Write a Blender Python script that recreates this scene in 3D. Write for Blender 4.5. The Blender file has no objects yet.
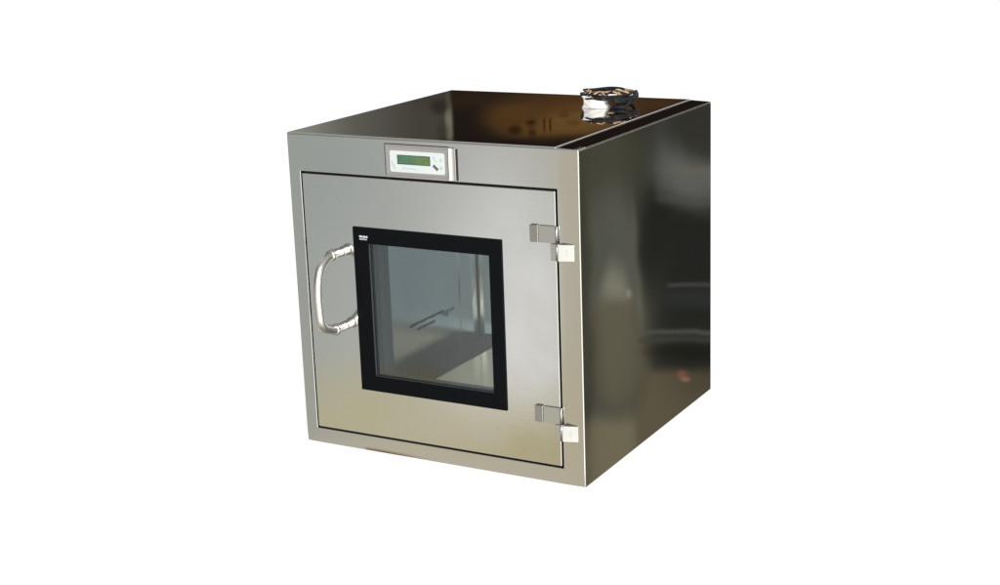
import bpy, bmesh, math, random
from mathutils import Vector, Matrix
random.seed(4)
sc = bpy.context.scene
col = sc.collection
S = 0.7                      # edge of the cabinet in metres; shapes below are written in cabinet edges
W, D = 0.997, 0.992

# ------------------------------------------------------------------ materials
def new_mat(name):
    m = bpy.data.materials.new(name); m.use_nodes = True
    return m, m.node_tree, m.node_tree.nodes['Principled BSDF']

def setp(b, **k):
    for n, v in k.items():
        b.inputs[n.replace('_', ' ')].default_value = v

def steel(name, base=(.64, .64, .63), rough=.2, brush=(2, 2, 260), brush_amt=.02, wave=.0, wave_scale=3.0,
          smudge=.05, stain=None):
    """Stainless steel: brushing lines, faint oil-canning of the sheet and uneven gloss."""
    m, nt, b = new_mat(name)
    N, L = nt.nodes, nt.links
    tc = N.new('ShaderNodeTexCoord')
    mp = N.new('ShaderNodeMapping'); mp.inputs['Scale'].default_value = brush
    L.new(tc.outputs['Object'], mp.inputs['Vector'])
    n1 = N.new('ShaderNodeTexNoise'); n1.inputs['Scale'].default_value = 3; n1.inputs['Detail'].default_value = 3
    L.new(mp.outputs[0], n1.inputs['Vector'])
    n2 = N.new('ShaderNodeTexNoise'); n2.inputs['Scale'].default_value = wave_scale; n2.inputs['Detail'].default_value = 1
    L.new(tc.outputs['Object'], n2.inputs['Vector'])
    n3 = N.new('ShaderNodeTexNoise'); n3.inputs['Scale'].default_value = 7; n3.inputs['Detail'].default_value = 5
    L.new(tc.outputs['Object'], n3.inputs['Vector'])
    setp(b, Metallic=1.0, Roughness=rough)
    mr = N.new('ShaderNodeMapRange'); mr.inputs['From Min'].default_value = .3; mr.inputs['From Max'].default_value = .7
    mr.inputs['To Min'].default_value = max(.02, rough - smudge); mr.inputs['To Max'].default_value = rough + smudge
    L.new(n3.outputs['Fac'], mr.inputs['Value']); L.new(mr.outputs[0], b.inputs['Roughness'])
    mx = N.new('ShaderNodeMix'); mx.data_type = 'RGBA'
    mx.inputs['A'].default_value = (*[c * .965 for c in base], 1); mx.inputs['B'].default_value = (*[min(1, c * 1.035) for c in base], 1)
    L.new(n1.outputs['Fac'], mx.inputs['Factor'])
    out = mx.outputs['Result']
    if stain:
        sp = N.new('ShaderNodeSeparateXYZ'); L.new(tc.outputs['Object'], sp.inputs[0])
        def ss(sock, a, c):
            r = N.new('ShaderNodeMapRange'); r.interpolation_type = 'SMOOTHSTEP'
            r.inputs['From Min'].default_value = a; r.inputs['From Max'].default_value = c
            L.new(sock, r.inputs['Value']); return r.outputs[0]
        def mul(a, c):
            q = N.new('ShaderNodeMath'); q.operation = 'MULTIPLY'; L.new(a, q.inputs[0]); L.new(c, q.inputs[1]); return q.outputs[0]
        f = mul(mul(ss(sp.outputs['X'], .215 * S, .235 * S), ss(sp.outputs['X'], .5 * S, .3 * S)), ss(sp.outputs['Z'], .014 * S, .002 * S))
        f = mul(f, ss(n3.outputs['Fac'], .2, .6))
        ms = N.new('ShaderNodeMix'); ms.data_type = 'RGBA'; L.new(f, ms.inputs['Factor'])
        L.new(out, ms.inputs['A']); ms.inputs['B'].default_value = (*stain, 1); out = ms.outputs['Result']
    L.new(out, b.inputs['Base Color'])
    b1 = N.new('ShaderNodeBump'); b1.inputs['Strength'].default_value = brush_amt; b1.inputs['Distance'].default_value = .001
    L.new(n1.outputs['Fac'], b1.inputs['Height'])
    if wave:
        b2 = N.new('ShaderNodeBump'); b2.inputs['Strength'].default_value = 1; b2.inputs['Distance'].default_value = wave
        L.new(n2.outputs['Fac'], b2.inputs['Height']); L.new(b2.outputs[0], b1.inputs['Normal'])
    L.new(b1.outputs[0], b.inputs['Normal'])
    return m

def plain(name, c, rough=.5, metal=0.0, spec=.5, mott=.08, scale=40, bump=0.0):
    m, nt, b = new_mat(name)
    N, L = nt.nodes, nt.links
    tc = N.new('ShaderNodeTexCoord'); n = N.new('ShaderNodeTexNoise')
    n.inputs['Scale'].default_value = scale; n.inputs['Detail'].default_value = 4
    L.new(tc.outputs['Object'], n.inputs['Vector'])
    mx = N.new('ShaderNodeMix'); mx.data_type = 'RGBA'
    mx.inputs['A'].default_value = (*[x * (1 - mott) for x in c], 1); mx.inputs['B'].default_value = (*[min(1, x * (1 + mott)) for x in c], 1)
    L.new(n.outputs['Fac'], mx.inputs['Factor']); L.new(mx.outputs['Result'], b.inputs['Base Color'])
    setp(b, Metallic=metal, Roughness=rough); b.inputs['Specular IOR Level'].default_value = spec
    if bump:
        bp = N.new('ShaderNodeBump'); bp.inputs['Strength'].default_value = .6; bp.inputs['Distance'].default_value = bump
        L.new(n.outputs['Fac'], bp.inputs['Height']); L.new(bp.outputs[0], b.inputs['Normal'])
    return m

M = {}
M['door'] = steel('brushed_steel_door', rough=.10, brush=(2, 2, 260), brush_amt=.022, wave=.0006, wave_scale=2.2, smudge=.035)
M['frame'] = steel('brushed_steel_frame', rough=.14, smudge=.03, brush=(2, 2, 200), brush_amt=.02, wave=.0005, stain=(.30, .16, .11))
M['stile'] = steel('brushed_steel_stile', rough=.17, brush=(260, 2, 2), brush_amt=.02, wave=.0003)
M['side'] = steel('polished_steel_side', base=(.62, .62, .61), rough=.024, brush=(2, 2, 200), brush_amt=.002, wave=.00035, wave_scale=4.5, smudge=.008)
M['top'] = steel('polished_steel_top', base=(.62, .62, .61), rough=.022, brush=(2, 160, 2), brush_amt=.0015, wave=.00012, wave_scale=4, smudge=.008)
M['polish'] = steel('polished_steel_rod', base=(.66, .655, .63), rough=.36, brush=(3, 3, 60), brush_amt=.0, smudge=.02)
M['hinge'] = steel('satin_steel_hinge', base=(.6, .6, .59), rough=.28, brush=(2, 2, 200), brush_amt=.03)
M['hinge_d'] = steel('dull_steel_hinge', base=(.44, .44, .43), rough=.33, brush=(2, 2, 200), brush_amt=.03)
M['leaf'] = steel('bright_hinge_steel', base=(.56, .555, .54), rough=.26, brush=(2, 2, 200), brush_amt=.03)
M['liner'] = steel('satin_steel_liner', base=(.66, .70, .71), rough=.22, smudge=.02, brush=(2, 2, 90), brush_amt=.03, wave=.0003)
M['tray'] = plain('tan_liner_floor', (.78, .61, .37), .22, 0.75, mott=.1, scale=20)
M['floor_shade'] = plain('brown_floor_shade', (.05, .040, .030), .7, 0.0, spec=.1, mott=.3, scale=30)  # dark brown carrying the shade on the chamber floor
M['gap'] = plain('black_gasket_and_shade', (.012, .012, .012), .7)
M['bezel'] = plain('black_enamelled_glass', (.0045, .0050, .0062), .22, spec=.03, mott=.1)
M['spacer'] = plain('dark_window_spacer', (.035, .045, .055), .7, 0)
M['spacer2'] = plain('blue_grey_window_return', (.10, .125, .15), .7, 0)
M['white'] = plain('white_plastic_plate', (.54, .595, .60), .4, mott=.02)
M['paper'] = plain('white_plastic_wrap', (.78, .78, .75), .7, mott=.05, scale=60, bump=.0015)
M['grey'] = plain('grey_plastic_surround', (.30, .29, .29), .45, .2, mott=.04)
M['ink'] = plain('dark_grey_ink', (.10, .11, .11), .6)
M['ink_b'] = plain('black_printed_ink', (.012, .018, .018), .8, spec=.1)
M['ink_w'] = plain('worn_printed_ink', (.05, .065, .07), .6)
M['key'] = plain('pale_grey_key', (.42, .47, .45), .45)
M['cable'] = plain('black_cable_sheath', (.012, .012, .012), .6, scale=90, spec=.25)
M['cable_t'] = plain('tan_copper_wire', (.50, .33, .19), .4, .2, mott=.3, scale=60)
M['back'] = steel('steel_back', rough=.3)

def lcd_mat():
    m, nt, b = new_mat('green_lcd')
    N, L = nt.nodes, nt.links
    tc = N.new('ShaderNodeTexCoord'); sp = N.new('ShaderNodeSeparateXYZ'); L.new(tc.outputs['Object'], sp.inputs[0])
    r = N.new('ShaderNodeMapRange'); r.inputs['From Min'].default_value = .41 * S; r.inputs['From Max'].default_value = .51 * S
    n = N.new('ShaderNodeTexNoise'); n.inputs['Scale'].default_value = 90; L.new(tc.outputs['Object'], n.inputs['Vector'])
    L.new(sp.outputs['X'], r.inputs['Value'])
    mx = N.new('ShaderNodeMix'); mx.data_type = 'RGBA'
    mx.inputs['A'].default_value = (.06, .16, .11, 1); mx.inputs['B'].default_value = (.11, .185, .055, 1)
    L.new(r.outputs[0], mx.inputs['Factor'])
    m2 = N.new('ShaderNodeMix'); m2.data_type = 'RGBA'; m2.blend_type = 'MULTIPLY'; m2.inputs['Factor'].default_value = .5
    L.new(mx.outputs['Result'], m2.inputs['A']); L.new(n.outputs['Fac'], m2.inputs['B'])
    L.new(m2.outputs['Result'], b.inputs['Base Color']); setp(b, Roughness=.25)
    L.new(mx.outputs['Result'], b.inputs['Emission Color']); b.inputs['Emission Strength'].default_value = .12   # backlit display
    return m
M['lcd'] = lcd_mat()

def glass_mat():
    m = bpy.data.materials.new('tinted_pane_glass'); m.use_nodes = True
    nt = m.node_tree; N, L = nt.nodes, nt.links
    N.clear()
    o = N.new('ShaderNodeOutputMaterial'); mix = N.new('ShaderNodeMixShader')
    t = N.new('ShaderNodeBsdfTransparent'); t.inputs[0].default_value = (.89, .93, .94, 1)
    g = N.new('ShaderNodeBsdfGlossy'); g.inputs['Roughness'].default_value = .03; g.inputs['Color'].default_value = (1, 1, 1, 1)
    f = N.new('ShaderNodeFresnel'); f.inputs[0].default_value = 1.5
    L.new(f.outputs[0], mix.inputs[0]); L.new(t.outputs[0], mix.inputs[1]); L.new(g.outputs[0], mix.inputs[2]); L.new(mix.outputs[0], o.inputs[0])
    return m
M['glass'] = glass_mat()

# ------------------------------------------------------------------ mesh helpers (units: cabinet edges)
def finish(name, bm, mat, parent=None, smooth=False, bevel=0.0, seg=2):
    bmesh.ops.recalc_face_normals(bm, faces=bm.faces)
    me = bpy.data.meshes.new(name)
    for v in bm.verts: v.co *= S
    bm.to_mesh(me); bm.free()
    me.materials.append(mat)
    o = bpy.data.objects.new(name, me); col.objects.link(o)
    if smooth or bevel:
        for p in me.polygons: p.use_smooth = True
    if bevel:
        md = o.modifiers.new('bevel', 'BEVEL'); md.width = bevel * S; md.segments = seg; md.limit_method = 'ANGLE'; md.angle_limit = math.radians(30)
        md.harden_normals = True
    if parent: o.parent = parent
    return o

def box(bm, x0, x1, y0, y1, z0, z1, mtx=None):
    vs = [bm.verts.new((x, y, z)) for x in (x0, x1) for y in (y0, y1) for z in (z0, z1)]
    if mtx is not None:
        for v in vs: v.co = mtx @ v.co
    for f in ((0, 1, 3, 2), (4, 6, 7, 5), (0, 4, 5, 1), (2, 3, 7, 6), (0, 2, 6, 4), (1, 5, 7, 3)):
        bm.faces.new([vs[i] for i in f])
    return vs

def B(name, b, mat, parent=None, bevel=.0015, seg=2, extra=()):
    bm = bmesh.new(); box(bm, *b)
    for e in extra: box(bm, *e)
    return finish(name, bm, mat, parent, bevel=bevel, seg=seg)

def ring_xz(bm, o, i, y0, y1):
    """flat rectangular frame lying in x/z: o, i = (x0, x1, z0, z1) outer / inner"""
    V = {}
    for k, r in (('o', o), ('i', i)):
        for y in (y0, y1):
            V[k, y] = [bm.verts.new((x, y, z)) for x, z in ((r[0], r[2]), (r[1], r[2]), (r[1], r[3]), (r[0], r[3]))]
    for a in range(4):
        b = (a + 1) % 4
        bm.faces.new((V['o', y0][a], V['o', y0][b], V['i', y0][b], V['i', y0][a]))
        bm.faces.new((V['o', y1][a], V['i', y1][a], V['i', y1][b], V['o', y1][b]))
        bm.faces.new((V['o', y0][a], V['o', y1][a], V['o', y1][b], V['o', y0][b]))
        bm.faces.new((V['i', y0][a], V['i', y0][b], V['i', y1][b], V['i', y1][a]))

def smooth_path(pts, n=10):
    P = [Vector(p) for p in pts]; out = []
    for i in range(len(P) - 1):
        a, b, c, d = P[max(0, i - 1)], P[i], P[i + 1], P[min(len(P) - 1, i + 2)]
        for k in range(n):
            t = k / n
            out.append(.5 * ((2 * b) + (c - a) * t + (2 * a - 5 * b + 4 * c - d) * t * t + (3 * b - a - 3 * c + d) * t ** 3))
    out.append(P[-1]); return out

def tube(bm, P, r, n=14, closed=False):
    rings = []; up = None
    for i, p in enumerate(P):
        if closed: t = (P[(i + 1) % len(P)] - P[i - 1]).normalized()
        else: t = (P[min(i + 1, len(P) - 1)] - P[max(i - 1, 0)]).normalized()
        if up is None: up = t.orthogonal().normalized()
        up = (up - t * up.dot(t)).normalized(); w = t.cross(up)
        rr = r(i / (len(P) - 1)) if callable(r) else r
        rings.append([bm.verts.new(p + (up * math.cos(a) + w * math.sin(a)) * rr) for a in [2 * math.pi * k / n for k in range(n)]])
    m = len(rings)
    for i in range(m if closed else m - 1):
        A, Bq = rings[i], rings[(i + 1) % m]
        for k in range(n): bm.faces.new((A[k], A[(k + 1) % n], Bq[(k + 1) % n], Bq[k]))
    if not closed:
        bm.faces.new(rings[0][::-1]); bm.faces.new(rings[-1])

def prism(bm, secs, z0, z1):
    a = [bm.verts.new((x, y, z0)) for x, y in secs]; b = [bm.verts.new((x, y, z1)) for x, y in secs]
    n = len(secs)
    for i in range(n): bm.faces.new((a[i], a[(i + 1) % n], b[(i + 1) % n], b[i]))
    bm.faces.new(a[::-1]); bm.faces.new(b)

def tag(o, label=None, cat=None, group=None, kind=None):
    if label: o['label'] = label
    if cat: o['category'] = cat
    if group: o['group'] = group
    if kind: o['kind'] = kind
    return o

# ------------------------------------------------------------------ cabinet
cab = bpy.data.objects.new('steel_cabinet', None); col.objects.link(cab)
cab.empty_display_size = .1
tag(cab, 'cube-shaped stainless steel cabinet with a windowed front door, curved bar handle and small green display', 'cabinet')

LX, RX, TZ, BZ = .0440, .9290, .8860, .0500      # door opening
# front frame in one folded sheet: the stiles roll back slightly towards the outer edges
xs = [0, .030, LX, RX, .955, W]; zs = [0, BZ, TZ, 1.0]
setback = {0: .0022, .030: .0006, .955: .0006, W: .0026}
bm = bmesh.new(); fv = {}; bv = {}
for i, x in enumerate(xs):
    for j, z in enumerate(zs):
        fv[i, j] = bm.verts.new((x, setback.get(x, 0.0) + (.0020 if j == 0 else 0), z)); bv[i, j] = bm.verts.new((x, .055, z))
cells = [(i, j) for i in range(5) for j in range(3) if not (i == 2 and j == 1)]
cnt = {}
for i, j in cells:
    q = [(i, j), (i + 1, j), (i + 1, j + 1), (i, j + 1)]
    bm.faces.new([fv[k] for k in q]); bm.faces.new([bv[k] for k in q[::-1]])
    for k in range(4):
        e = (q[k], q[(k + 1) % 4]); cnt[frozenset(e)] = cnt.get(frozenset(e), []) + [e]
for es in cnt.values():
    if len(es) == 1:
        a, b = es[0]; bm.faces.new([fv[a], bv[a], bv[b], fv[b]])
fr = finish('front_frame', bm, M['frame'], cab, bevel=.0019, seg=3)

# gasket seen as the dark joint round the door
bm = bmesh.new(); ring_xz(bm, (LX + .0005, RX - .0005, BZ + .0005, TZ - .0005), (LX + .03, RX - .03, BZ + .03, TZ - .03), .022, .049)
finish('door_gasket', bm, M['gap'], cab)

# right side sheet with its folded flange along the top
def sheet_panel(name, x0, x1, y0, y1, z0, z1, mat, bev=.002):
    return B(name, (x0, x1, y0, y1, z0, z1), mat, cab, bevel=bev)
side = B('side_panel', (W - .0006, W + .0012, .0034, D, 0.0, .9960), M['side'], cab, bevel=.0016, seg=3)
tag(side, 'dark mirror-polished right side panel')
B('side_panel', (0, .004, .0555, D, 0, .9985), M['side'], cab)
bm = bmesh.new(); ring_xz(bm, (.0045, W - .0045, 0, .9985), (.172, .828, .142, .828), D - .004, D)  # opening added so light enters the chamber from behind
finish('back_panel', bm, M['back'], cab)
B('added_rear_glass', (.16, .84, D - .009, D - .0045, .13, .84), M['glass'], cab, bevel=0)  # pane over the added rear opening, out of view
B('base_panel', (.0045, W - .0045, .0555, D - .0045, 0.001, .006), M['back'], cab)
top = B('top_panel', (0.001, .9262, .0023, D - .001, .9994, 1.0046), M['top'], cab, bevel=.0022, seg=3)
bm = bmesh.new(); vs = box(bm, .9280, W + .0006, .0035, D - .001, .9996, 1.0022)
for v in vs:
    if v.co.x > .99: v.co.z -= .0030
finish('top_flange', bm, M['top'], cab, bevel=.0006)

# ---- interior liner
lx0, lx1, ly0, ly1, lz0, lz1 = .15, .85, .06, .87, .13, .84
bm = bmesh.new()
box(bm, lx0 - .004, lx0, ly0, ly1, lz0, lz1); box(bm, lx1, lx1 + .004, ly0, ly1, lz0, lz1)
box(bm, lx0, lx1, ly0, ly1, lz1, lz1 + .004)
liner = finish('chamber_liner', bm, M['liner'], cab)
bm = bmesh.new(); ring_xz(bm, (lx0 - .004, lx1 + .004, lz0 - .004, lz1 + .004), (.172, .828, .142, .828), ly1 + .0005, D - .0095)
finish('rear_surround', bm, M['liner'], liner)
box_seam = B('seam', (lx0 + .0002, lx0 + .003, .738, .746, lz0 + .001, lz1 - .001), M['liner'], liner, bevel=.001)
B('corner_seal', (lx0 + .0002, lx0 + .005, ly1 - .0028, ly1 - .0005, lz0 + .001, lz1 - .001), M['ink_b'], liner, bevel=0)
B('chamber_floor', (lx0, lx1, ly0, ly1, lz0 - .005, lz0 - .0005), M['tray'], liner, bevel=0)
B('floor_shade_band', (lx0 + .001, .262, ly0, ly1 - .001, lz0, lz0 + .003), M['floor_shade'], liner, bevel=.001)  # raised brown band standing in for shade along the left wall
# faint illegible printing on the chamber wall
bm = bmesh.new()
y = .41
while y < .60:
    w = random.uniform(.012, .030)
    box(bm, lx0 + .0004, lx0 + .0012, y, y + w, .283 + random.uniform(-.002, .002), .292); y += w + random.uniform(.001, .004)
y = .455
while y < .56:
    w = random.uniform(.006, .016)
    box(bm, lx0 + .0004, lx0 + .0012, y, y + w, .262, .269 + random.uniform(0, .003)); y += w + random.uniform(.002, .006)
y = .62
while y < .69:
    w = random.uniform(.004, .010)
    box(bm, lx0 + .0004, lx0 + .0012, y, y + w, .258 + random.uniform(0, .02), .285); y += w + random.uniform(.006, .01)
finish('wall_marking', bm, M['ink_w'], liner)

# ---- door
GX0, GX1, GZ0, GZ1 = .283, .704, .254, .676
DY = -.001
door = bmesh.new(); ring_xz(door, (.0495, .9235, .0560, .8800), (GX0 - .004, GX1 + .004, GZ0 - .004, GZ1 + .004), DY, .045)
door = finish('door', door, M['door'], cab, bevel=.0022)
bm = bmesh.new(); ring_xz(bm, (.2290, .7470, .2050, .7262), (GX0, GX1, GZ0, GZ1), DY - .0045, DY - .0003)
bez = finish('window_bezel', bm, M['bezel'], door, bevel=.001)
B('glass_pane', (GX0 - .002, GX1 + .002, .004, .008, GZ0 - .002, GZ1 + .002), M['glass'], door, bevel=0)
bm = bmesh.new(); ring_xz(bm, (GX0 - .0038, GX1 + .0038, GZ0 - .0038, GZ1 + .0038), (GX0, GX1, GZ0, GZ1), -.0009, .0450)
finish('window_spacer', bm, M['spacer'], door)
B('window_return', (GX0 - .012, GX0 - .001, .0462, .105, lz0 + .006, lz1 - .01), M['spacer2'], liner, bevel=.001)
# tiny white two-row mark on the black border
bm = bmesh.new()
yb0, yb1 = DY - .0052, DY - .0046
x = .2535
for w in (.005, .004, .003, .006, .003, .004):
    box(bm, x, x + w, yb0, yb1, .6945, .7005 if w != .003 else .699); x += w + .0009
x = .2535
while x < .281:
    w = random.uniform(.0016, .003); box(bm, x, x + w, yb0, yb1, .6875, .6912); x += w + .0011
finish('window_mark', bm, M['white'], door)

# ---- bar handle
hx, hz0, hz1 = .174, .405, .640
bm = bmesh.new()
pts = [(hx + .002, -.002, hz1), (hx, -.035, hz1 + .0), (hx - .003, -.078, hz1 - .012), (hx - .004, -.108, hz1 - .040), (hx - .004, -.122, hz1 - .088),
       (hx - .004, -.122, hz0 + .086), (hx - .004, -.113, hz0 + .031), (hx - .003, -.078, hz0 + .008), (hx, -.035, hz0), (hx + .002, -.002, hz0)]
tube(bm, smooth_path(pts, 8), .0148, 20)
for z in (hz0, hz1):
    tube(bm, [Vector((hx, -.038, z)), Vector((hx, -.041, z)), Vector((hx - .001, -.052, z - .001)), Vector((hx - .001, -.055, z - .001))], lambda t: .0180 if .2 < t < .8 else .0158, 24)
han = finish('door_handle', bm, M['polish'], door, smooth=True)

# ---- hinges
def hinge(zt):
    # zt = top of the door leaf
    e = B('hinge', (.8700, .9245, DY - .0055, DY - .0004, zt - .050, zt), M['hinge'], cab, bevel=.0012)
    B('hinge_block', (.8430, .8695, DY - .0085, DY - .0004, zt - .050, zt + .0005), M['hinge_d'], e, bevel=.0015)
    bm = bmesh.new()
    tube(bm, [Vector((.9275, -.0060, zt)), Vector((.9275, -.0060, zt - .050))], .0038, 12)
    tube(bm, [Vector((.9275, -.0060, zt - .0510)), Vector((.9275, -.0060, zt - .100))], .0038, 12)
    finish('hinge_pin', bm, M['hinge_d'], e, smooth=True)
    # frame leaf: flat by the pin, its outer half bent away to the right
    bm = bmesh.new()
    secs = [(.9085, -.0030), (.9085, -.0085), (.9330, -.0085), (.9345, -.0030)]
    prism(bm, secs, zt - .0995, zt - .0510)
    finish('hinge_arm', bm, M['hinge'], e, bevel=.001)
    bm = bmesh.new()
    secs = [(.9352, -.0005), (.9352, -.0150), (.9790, -.0010), (.9790, .0010), (.97, .0030)]
    prism(bm, secs, zt - .0995, zt - .0505)
    lf = finish('hinge_leaf', bm, M['leaf'], e, bevel=.0012)
    bm = bmesh.new(); mt = Matrix.Translation((.9590, -.0080, zt - .074)) @ Matrix.Rotation(math.atan2(.0140, .0438), 4, 'Z')
    box(bm, -.0025, .0025, -.0004, .0010, -.009, .008, mt)
    finish('hinge_slot', bm, M['key'], e)
    return e
hinge(.7800)
hinge(.2385)

# ---- controller
ctl = B('control_panel', (.3620, .5800, -.0040, -.0003, .8925, .9860), M['grey'], cab, bevel=.0012)
bm = bmesh.new(); ring_xz(bm, (.3660, .5790, .8960, .9825), (.3700, .5765, .8990, .9795), -.0064, -.0041)
finish('panel_rim', bm, M['grey'], ctl, bevel=.0008)
B('panel_slot', (.3590, .3617, -.0020, -.0003, .8925, .9860), M['gap'], ctl, bevel=0)
B('panel_slot', (.3590, .5800, -.0020, -.0003, .9864, .9882), M['gap'], ctl, bevel=0)
# rounded white plate
def rrect(bm, x0, x1, z0, z1, r, y0, y1, n=5):
    P = []
    for cx, cz, a0 in ((x1 - r, z1 - r, 0), (x0 + r, z1 - r, 90), (x0 + r, z0 + r, 180), (x1 - r, z0 + r, 270)):
        for k in range(n + 1):
            a = math.radians(a0 + 90 * k / n); P.append((cx + r * math.cos(a), cz + r * math.sin(a)))
    a = [bm.verts.new((x, y0, z)) for x, z in P]; b = [bm.verts.new((x, y1, z)) for x, z in P]
    for i in range(len(P)): bm.faces.new((a[i], a[(i + 1) % len(P)], b[(i + 1) % len(P)], b[i]))
    bm.faces.new(a); bm.faces.new(b[::-1])
bm = bmesh.new(); rrect(bm, .3790, .5680, .9050, .9690, .006, -.0058, -.0042)
plate = finish('white_plate', bm, M['white'], ctl)
bm = bmesh.new(); rrect(bm, .4070, .5180, .9305, .9555, .002, -.0064, -.0059)
finish('display_screen', bm, M['lcd'], ctl)
bm = bmesh.new(); ring_xz(bm, (.4055, .5195, .9290, .9570), (.4072, .5178, .9307, .9553), -.0068, -.0059)
finish('display_rim', bm, M['spacer'], ctl)
def keymark(x, z, a, l, w, mat, name='key'):
    bm = bmesh.new(); mt = Matrix.Translation((x, -.0061, z)) @ Matrix.Rotation(math.radians(a), 4, 'Y')
    box(bm, -l / 2, l / 2, -.0003, .0003, -w / 2, w / 2, mt)
    return finish(name, bm, mat, ctl)
keymark(.3880, .9330, 62, .010, .005, M['key']); keymark(.3935, .9205, 62, .014, .006, M['key'])
keymark(.5320, .9530, 40, .010, .006, M['key']); keymark(.5385, .9440, 40, .007, .004, M['key'])
keymark(.5370, .9250, 40, .020, .009, M['ink']); keymark(.5560, .9480, 0, .008, .009, M['key']); keymark(.5560, .9240, 0, .008, .009, M['key'])
# faint lettering too small to read under the display
bm = bmesh.new(); x = .420
while x < .47:
    w = random.uniform(.0015, .004); box(bm, x, x + w, -.0062, -.0059, .9155, .9185 + random.uniform(0, .0015)); x += w + random.uniform(.0008, .003)
finish('plate_lettering', bm, M['key'], ctl)
# bright rounded end rib
bm = bmesh.new()
secs = [(.5815, -.0003), (.5822, -.0085), (.5850, -.0110), (.5945, -.0062), (.6045, -.0050), (.6045, -.0003)]
prism(bm, secs, .8905, .9850)
finish('panel_rib', bm, M['polish'], ctl, bevel=.0008)
B('panel_rib_shadow_strip', (.6052, .6085, -.0030, -.0003, .8900, .9840), M['gap'], ctl, bevel=0).name = 'rib_shade'  # black sliver standing in for the shade beside the rib

# ------------------------------------------------------------------ coiled cable lying on the cabinet
CX, CY, CZ = .717, .790, 1.0042
SH = .035
coil = bpy.data.objects.new('cable_coil', None); col.objects.link(coil)
coil.location = (CX * S, CY * S, CZ * S); coil.empty_display_size = .05
tag(coil, 'small black cable coil with tan inner wires and white wrap, lying on the cabinet top', 'cable')
R0 = .092
def loop(bm, r, z, rr, tilt, ph, wob, c=(0, 0), squash=1.0):
    P = []
    for k in range(60):
        a = 2 * math.pi * k / 60
        q = r * (1 + wob * math.sin(2 * a + ph) + wob * .6 * math.sin(5 * a + ph * 3))
        P.append(Vector((c[0] + q * math.cos(a), c[1] + q * math.sin(a) * squash, z + tilt * math.cos(a + ph) + .003 * math.sin(3 * a + ph))))
    tube(bm, P, rr, 8, True)
bm = bmesh.new()
for i in range(5):
    loop(bm, random.uniform(.080, R0), .030 + i * .0032, .0030, random.uniform(.002, .006), random.uniform(0, 6), random.uniform(.02, .06), (random.uniform(-.004, .004), random.uniform(-.004, .004)))
# strands crossing over the ring
for a0, a1, h in ((2.9, 4.4, .050), (3.9, 5.3, .048), (4.9, 6.1, .052), (.4, 2.3, .050), (1.6, 3.2, .048)):
    am = (a0 + a1) / 2
    tube(bm, smooth_path([(.09 * math.cos(a0), .09 * math.sin(a0), .036), (.060 * math.cos(am), .060 * math.sin(am), h), (.088 * math.cos(a1), .088 * math.sin(a1), .036)], 8), .0036, 8)
# heavier sheath of the incoming lead sagging to the panel on the right
for k, (q, z0) in enumerate(((0, .028), (.006, .018), (-.004, .022))):
    tube(bm, smooth_path([(.048, -.060 + q, z0 + .006), (.058, -.070 + q, z0 + .003), (.072, -.060 + q, z0), (.092, -.020, z0 - .002), (.090, .030, z0 + .004), (.070, .070, z0 + .01)], 8), .0068, 10)
tube(bm, smooth_path([(.085, -.03, .030), (.096, -.045, .016), (.090, -.066, .0068), (.066, -.072, .0066), (.045, -.060, .0066)], 8), .0062, 10)
for x_, y_ in ((.070, .055), (-.060, .055), (0, .085)):
    tube(bm, smooth_path([(x_, y_, .036), (x_ * 1.05, y_ * 1.02, .025), (x_ * .9, y_ * .9, .0055), (x_ * .5, y_ * .9, .0055)], 8), .0050, 8)
finish('cable', bm, M['cable'], coil, smooth=True)
bm = bmesh.new()
for i in range(2):
    loop(bm, random.uniform(.060, .078), .032 + i * .0042, .0032, random.uniform(.002, .006), random.uniform(0, 6), .06, (random.uniform(-.006, .006), 0))
for i in range(6):
    a = -3.1 + i * .6; b = a + random.uniform(.3, .9)
    tube(bm, smooth_path([(.086 * math.cos(a), .086 * math.sin(a), .036), (.06 * math.cos((a + b) / 2), .06 * math.sin((a + b) / 2), .052), (.084 * math.cos(b), .084 * math.sin(b), .040)], 6), .0032, 8)
tag(finish('bare_wire', bm, M['cable_t'], coil, smooth=True), 'tan inner wires of the coil')
# white wrap round the front of the bundle
bm = bmesh.new()
nx, nz = 16, 12; x0, x1 = -.086, .000
def wrap(i, j, off):
    t = i / nx; s = j / nz
    x = x0 + SH - .004 + (x1 - x0) * t; z = .0008 + .036 * s
    x += math.sin(math.pi * s) * .009 * (1 - 2 * t)
    y = -.092 + .006 * abs(s - .5) + .008 * (2 * t - 1) ** 2 + .0020 * math.sin(9 * t + 5 * s) * math.sin(7 * s)
    z += .0025 * math.sin(5 * t + 1) * s
    return Vector((x, y + off, z))
ids = {}
for o_ in (0, 1):
    for i in range(nx + 1):
        for j in range(nz + 1): ids[o_, i, j] = bm.verts.new(wrap(i, j, .04 * o_))
for i in range(nx):
    for j in range(nz):
        bm.faces.new([ids[0, i + a, j + b] for a, b in ((0, 0), (1, 0), (1, 1), (0, 1))])
        bm.faces.new([ids[1, i + a, j + b] for a, b in ((0, 0), (0, 1), (1, 1), (1, 0))])
for i in range(nx):
    for j in (0, nz): bm.faces.new([ids[0, i, j], ids[0, i + 1, j], ids[1, i + 1, j], ids[1, i, j]])
for j in range(nz):
    for i in (0, nx): bm.faces.new([ids[0, i, j], ids[0, i, j + 1], ids[1, i, j + 1], ids[1, i, j]])
finish('white_wrap', bm, M['paper'], coil, smooth=True)

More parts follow.
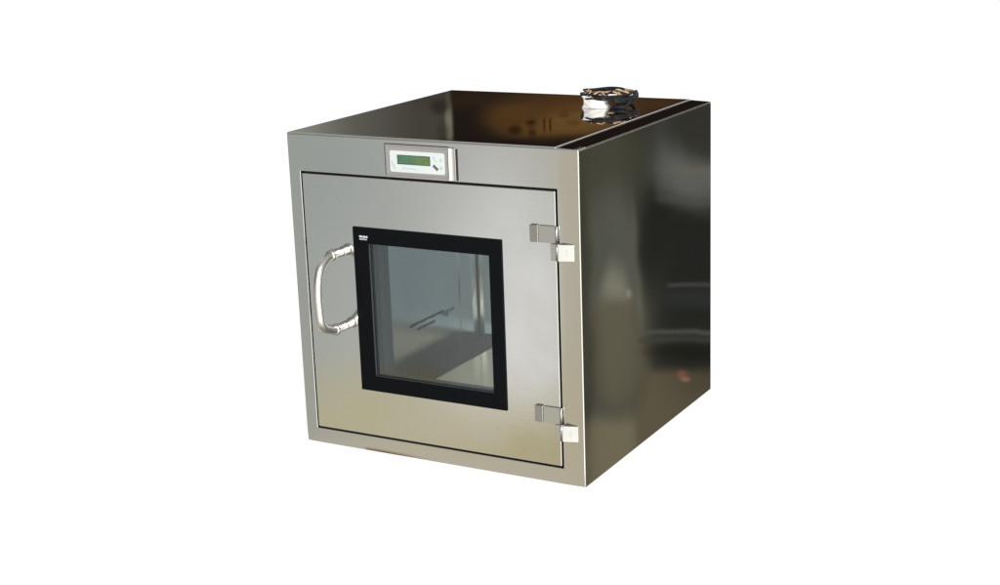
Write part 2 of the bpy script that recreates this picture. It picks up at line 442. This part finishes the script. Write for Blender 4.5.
# ------------------------------------------------------------------ surroundings: procedural environment
# Surround painted by compass bearing (degrees from +y towards +x) and elevation: a bright white
# sweep under and behind the cabinet, a dim room, and painted patches giving each panel its reflections.
REFLECTION_PATCHES = [
    # reflections painted in for the door side
    ('b', -169.27, -128.24, -49.18, -0.99, (0.5989, 0.615, 0.5833), 1.125, 1),
    ('e', -141.3, -12.94, 4.5, 12.375, (0.4455, 0.4867, 0.4728), 0.6, 0.8, 0),
    ('e', -151.18, -16.23, 2.812, 5.625, (1.0867, 1.0755, 1.0644), 0.7, 0.9, 0),
    ('b', -169.27, -148.01, -49.18, -19.03, (0.6561, 0.5754, 0.3518), 0.263, 1),
    ('e', -149.5, -19.53, 1.875, 0.6, (0.8556, 0.7611, 0.5299), 0.8, 0.6, 0),
    ('e', -144.1, -19.17, 1.05, 0.75, (0.4728, 0.4728, 0.2706), 0.8, 0.6, 0),
    ('e', -152.11, -20.36, 0.975, 0.825, (0.4728, 0.4066, 0.2145), 0.8, 0.6, 0),
    ('e', -144.28, -16.01, 1.125, 3.375, (0.7251, 0.7339, 0.6901), 0.9, 0.5, 0),
    ('b', -148.01, -128.24, -48.5, -17.54, (0.6901, 0.6312, 0.4129), 0.525, 1),
    ('b', -141.75, -117.05, -48.29, -0.63, (0.4728, 0.5008, 0.4728), 0.675, 0.85),
    ('b', -176.73, -117.05, -60.58, -23.13, (0.6901, 0.6394, 0.5299), 0.525, 0.9),
    ('b', -165.54, -153.91, -49.06, -1.81, (0.673, 0.5989, 0.4455), 0.525, 0.75),
    # reflections painted in for the right hand panel
    ('b', 14.2, 30.46, -27.81, -6.41, (0.0355, 0.0355, 0.0294), 0.938, 1),
    ('e', 25.89, -10.1, 2.062, 2.25, (0.0898, 0.0898, 0.06), 0.6, 0.9, 0),
    ('e', 25.35, -15.27, 1.725, 5.625, (0.0954, 0.0954, 0.0716), 0.4, 0.7, 0),
    ('e', 25.19, -16.37, 1.162, 4.688, (0.1958, 0.1958, 0.1552), 0.35, 0.9, 0),
    ('e', 25.35, -16.37, 1.087, 4.425, (0.1071, 0.1103, 0.0898), 0.35, 0.75, 0),
    ('e', 24.23, -14.9, 0.131, 2.625, (0.223, 0.2184, 0.1708), 0.8, 0.85, -3),
    ('e', 26.05, -15.27, 0.112, 2.625, (0.1477, 0.1477, 0.1134), 0.8, 0.7, 3),
    ('e', 25.12, -16.37, 0.525, 2.175, (0.365, 0.3589, 0.2782), 0.5, 0.9, 0),
    ('b', 24.61, 25.58, -19.69, -15.27, (0.1872, 0.1789, 0.1333), 0.188, 0.5),
    ('b', 24.27, 30.46, -27.81, -19.62, (0.2522, 0.2184, 0.1368), 0.45, 0.9),
    ('b', 14.2, 24.27, -27.81, -17.85, (0.1708, 0.1403, 0.087), 0.263, 0.95),
    ('e', 25.16, -17.41, 1.35, 2.175, (0.0954, 0.0817, 0.0558), 0.22, 0.6, 0),
    ('e', 25.19, -17.11, 1.162, 2.025, (0.1789, 0.1589, 0.1041), 0.35, 0.65, 0),
    ('e', 26.28, -16.37, 0.225, 5.625, (0.0558, 0.0537, 0.0389), 0.8, 0.7, 0),
    ('e', 23.65, -12.5, 0.525, 2.25, (0.0252, 0.0252, 0.0215), 0.5, 0.9, 8),
    ('e', 21.48, -13.24, 2.175, 5.062, (0.0252, 0.0266, 0.0227), 0.6, 0.85, 0),
    ('e', 21.71, -9.73, 1.95, 2.1, (0.1071, 0.1103, 0.0982), 0.35, 0.85, 0),
    ('e', 22.18, -10.54, 1.275, 1.05, (0.1789, 0.183, 0.1668), 0.6, 0.8, 0),
    ('e', 21.48, -8.7, 1.725, 1.575, (0.0441, 0.0423, 0.0355), 0.3, 0.9, 0),
    ('e', 21.98, -10.54, 1.125, 0.15, (0.1872, 0.1748, 0.1403), 0.8, 0.7, 4),
    ('e', 22.33, -11.61, 0.975, 0.15, (0.1071, 0.1103, 0.1011), 0.8, 0.7, 4),
    ('b', 18.07, 23.18, -14.73, -14.64, (0.1333, 0.1368, 0.1265), 0.112, 0.8),
    ('b', 18.07, 23.34, -15.56, -14.86, (0.0441, 0.0478, 0.0441), 0.263, 0.7),
    ('b', 18.07, 23.88, -16.52, -16.41, (0.1552, 0.1589, 0.1403), 0.112, 0.85),
    ('b', 18.07, 24.27, -16.89, -16.63, (0.0791, 0.0791, 0.0646), 0.15, 0.8),
    ('e', 21.94, -17.18, 1.725, 0.337, (0.0203, 0.0203, 0.0159), 0.6, 0.9, 0),
    ('e', 22.6, -18.0, 0.206, 0.169, (0.2835, 0.1265, 0.0898), 0.5, 0.9, 0),
    ('e', 22.45, -18.18, 0.15, 0.094, (0.424, 0.2137, 0.1552), 0.5, 0.8, 0),
    ('e', 24.65, -15.01, 0.049, 0.15, (0.5337, 0.5495, 0.4734), 0.8, 0.7, 0),
    # reflections painted in for the top panel
    ('b', -42.61, -14.33, 6.32, 12.96, (0.0174, 0.012, 0.009), 0.75, 1),
    ('b', -44.49, -31.22, 6.32, 12.96, (0.0723, 0.0655, 0.0514), 0.263, 1),
    ('b', -44.49, -33.75, 6.32, 12.96, (0.1464, 0.1429, 0.1203), 1.688, 0.9),
    ('b', -44.49, -36.01, 6.32, 12.96, (0.3348, 0.3405, 0.3024), 1.5, 0.9),
    ('e', -31.22, 8.53, 0.131, 0.975, (0.243, 0.225, 0.1678), 0.6, 0.8, 0),
    ('e', -31.52, 7.94, 0.337, 0.263, (0.0291, 0.0252, 0.0195), 0.6, 0.9, 0),
    ('e', -31.45, 8.83, 0.225, 0.375, (0.0478, 0.0426, 0.0318), 0.6, 0.7, 0),
    ('e', -27.07, 8.38, 2.475, 0.9, (0.1396, 0.0723, 0.0205), 0.4, 0.95, 0),
    ('e', -26.21, 7.94, 2.25, 0.45, (0.0818, 0.0348, 0.0137), 0.6, 0.8, 0),
    ('e', -23.57, 8.09, 1.688, 0.375, (0.0723, 0.0378, 0.0165), 0.8, 0.8, 0),
    ('e', -26.09, 8.53, 1.5, 0.412, (0.1678, 0.0918, 0.0291), 0.7, 0.6, 0),
    ('e', -28.58, 8.46, 0.975, 0.337, (0.0818, 0.0378, 0.012), 0.7, 0.7, 0),
    ('b', -28.05, -25.49, 8.2, 8.25, (0.0592, 0.024, 0.0078), 0.037, 0.8),
    ('e', -28.77, 8.86, 0.263, 0.131, (0.024, 0.0105, 0.0056), 0.5, 0.95, 0),
    ('e', -28.17, 8.64, 0.188, 0.112, (0.0174, 0.0078, 0.0045), 0.5, 0.95, 0),
    ('e', -28.13, 8.97, 0.169, 0.098, (0.0264, 0.0105, 0.0056), 0.5, 0.9, 0),
    ('b', -27.71, -27.64, 8.49, 8.94, (0.0378, 0.0155, 0.0056), 0.026, 0.95),
    ('b', -27.49, -27.41, 8.49, 8.94, (0.0378, 0.0155, 0.0056), 0.026, 0.95),
    ('e', -26.92, 8.38, 0.188, 0.075, (0.0678, 0.0264, 0.0078), 0.6, 0.8, 0),
    ('e', -26.58, 8.68, 0.263, 0.075, (0.0769, 0.0318, 0.009), 0.6, 0.7, 0),
    ('e', -29.41, 7.68, 2.25, 0.337, (0.0378, 0.0216, 0.012), 0.8, 0.7, 0),
    ('b', -31.67, -14.33, 9.16, 12.96, (0.0146, 0.0097, 0.0078), 0.15, 0.9),
]
w = bpy.data.worlds.new('World'); sc.world = w; w.use_nodes = True
nt = w.node_tree; N, L = nt.nodes, nt.links
N.clear()
wo = N.new('ShaderNodeOutputWorld'); bg = N.new('ShaderNodeBackground'); L.new(bg.outputs[0], wo.inputs[0])
tc = N.new('ShaderNodeTexCoord'); nrm = N.new('ShaderNodeVectorMath'); nrm.operation = 'NORMALIZE'
L.new(tc.outputs['Generated'], nrm.inputs[0])
sp = N.new('ShaderNodeSeparateXYZ'); L.new(nrm.outputs[0], sp.inputs[0])
def mth(op, a, b=None, c=None):
    n = N.new('ShaderNodeMath'); n.operation = op
    for i, v in enumerate((a, b, c)):
        if v is None: continue
        if isinstance(v, (int, float)): n.inputs[i].default_value = v
        else: L.new(v, n.inputs[i])
    return n.outputs[0]
AZ = mth('DEGREES', mth('ARCTAN2', sp.outputs['X'], sp.outputs['Y']))
EL = mth('DEGREES', mth('ARCSINE', sp.outputs['Z']))
def sstep(v, a, b):
    r = N.new('ShaderNodeMapRange'); r.interpolation_type = 'SMOOTHSTEP'
    r.inputs['From Min'].default_value = a; r.inputs['From Max'].default_value = b; L.new(v, r.inputs['Value'])
    return r.outputs[0]
def rectmask(a0, a1, e0, e1, s):
    m = mth('MULTIPLY', sstep(AZ, a0 - s, a0 + s), sstep(AZ, a1 + s, a1 - s))
    return mth('MULTIPLY', m, mth('MULTIPLY', sstep(EL, e0 - s, e0 + s), sstep(EL, e1 + s, e1 - s)))
def ellmask(a, e, ra, re, soft, rot):
    da, de = mth('SUBTRACT', AZ, a), mth('SUBTRACT', EL, e)
    if rot:
        c, s = math.cos(math.radians(rot)), math.sin(math.radians(rot))
        da, de = mth('ADD', mth('MULTIPLY', da, c), mth('MULTIPLY', de, s)), mth('SUBTRACT', mth('MULTIPLY', de, c), mth('MULTIPLY', da, s))
    p, q = mth('DIVIDE', da, ra), mth('DIVIDE', de, re)
    d = mth('SQRT', mth('ADD', mth('MULTIPLY', p, p), mth('MULTIPLY', q, q)))
    return sstep(d, 1 + soft, 1 - soft)
def over(cur, color, mask, op=1.0):
    mx = N.new('ShaderNodeMix'); mx.data_type = 'RGBA'
    if op != 1.0: mask = mth('MULTIPLY', mask, op)
    L.new(mask, mx.inputs['Factor'])
    if isinstance(cur, tuple): mx.inputs['A'].default_value = (*cur, 1)
    else: L.new(cur, mx.inputs['A'])
    mx.inputs['B'].default_value = (*color, 1)
    return mx.outputs['Result']
cur = (.26, .24, .19)                                                # floor all round
cur = over(cur, (.22, .215, .20), sstep(EL, -6, 2))                  # walls
cur = over(cur, (.42, .42, .41), sstep(EL, 30, 50))                  # ceiling
cur = over(cur, (.95, .93, .88), rectmask(-80, 60, 14.8, 62, .9))        # bright band added high behind to light the chamber floor
cur = over(cur, (.36, .41, .44), rectmask(31, 46, -32, -2, 1.2))       # pale patch added to brighten the chamber wall through the rear pane
cur = over(cur, (.62, .63, .56), rectmask(27.6, 31.5, -32, -2, .7))  # brighter patch added for the far end of the chamber wall
for t in REFLECTION_PATCHES:
    if t[0] == 'e': cur = over(cur, t[5], ellmask(t[1], t[2], t[3], t[4], t[6], t[8]), t[7])
    else: cur = over(cur, t[5], rectmask(t[1], t[2], t[3], t[4], t[6]), t[7])
cur = over(cur, (2.6, 2.55, 2.45), rectmask(98, 174, -34, 12, 3))      # bright area added low at front right for edge and hinge highlights
cur = over(cur, (1.04, 1.04, 1.04), rectmask(-80, 5, -65, 1.8, 1.2))   # white sweep
L.new(cur, bg.inputs['Color']); bg.inputs['Strength'].default_value = 1.0
w.cycles.sampling_method = 'MANUAL'; w.cycles.sample_map_resolution = 1024

# ------------------------------------------------------------------ lamp
def area(name, loc, tgt, sx, sy, power, c=(1, 1, 1)):
    l = bpy.data.lights.new(name, 'AREA'); l.shape = 'RECTANGLE'; l.size = sx; l.size_y = sy; l.energy = power; l.color = c
    o = bpy.data.objects.new(name, l); col.objects.link(o); o.location = loc
    o.rotation_euler = (Vector(tgt) - Vector(loc)).to_track_quat('-Z', 'Y').to_euler()
    return o
area('unseen_fill_lamp', (3.0, -3.4, 2.6), (.35, .2, .35), 1.6, 2.4, 260, (1, .985, .96))  # area lamp added out of view to light the front and give highlights

# ------------------------------------------------------------------ camera
cd = bpy.data.cameras.new('camera'); cam = bpy.data.objects.new('camera', cd); col.objects.link(cam)
cam.location = (2.8829 * S, -3.7913 * S, 1.7232 * S); cam.rotation_euler = (1.3113, .0341, .5065)
cd.sensor_width = 36; cd.sensor_fit = 'HORIZONTAL'; cd.lens = 55.65; cd.clip_start = .05; cd.clip_end = 200
sc.camera = cam
sc.view_settings.view_transform = 'Standard'; sc.view_settings.look = 'None'
sc.view_settings.exposure = 0; sc.view_settings.gamma = 1
sc.cycles.max_bounces = 12; sc.cycles.transparent_max_bounces = 12; sc.cycles.glossy_bounces = 8
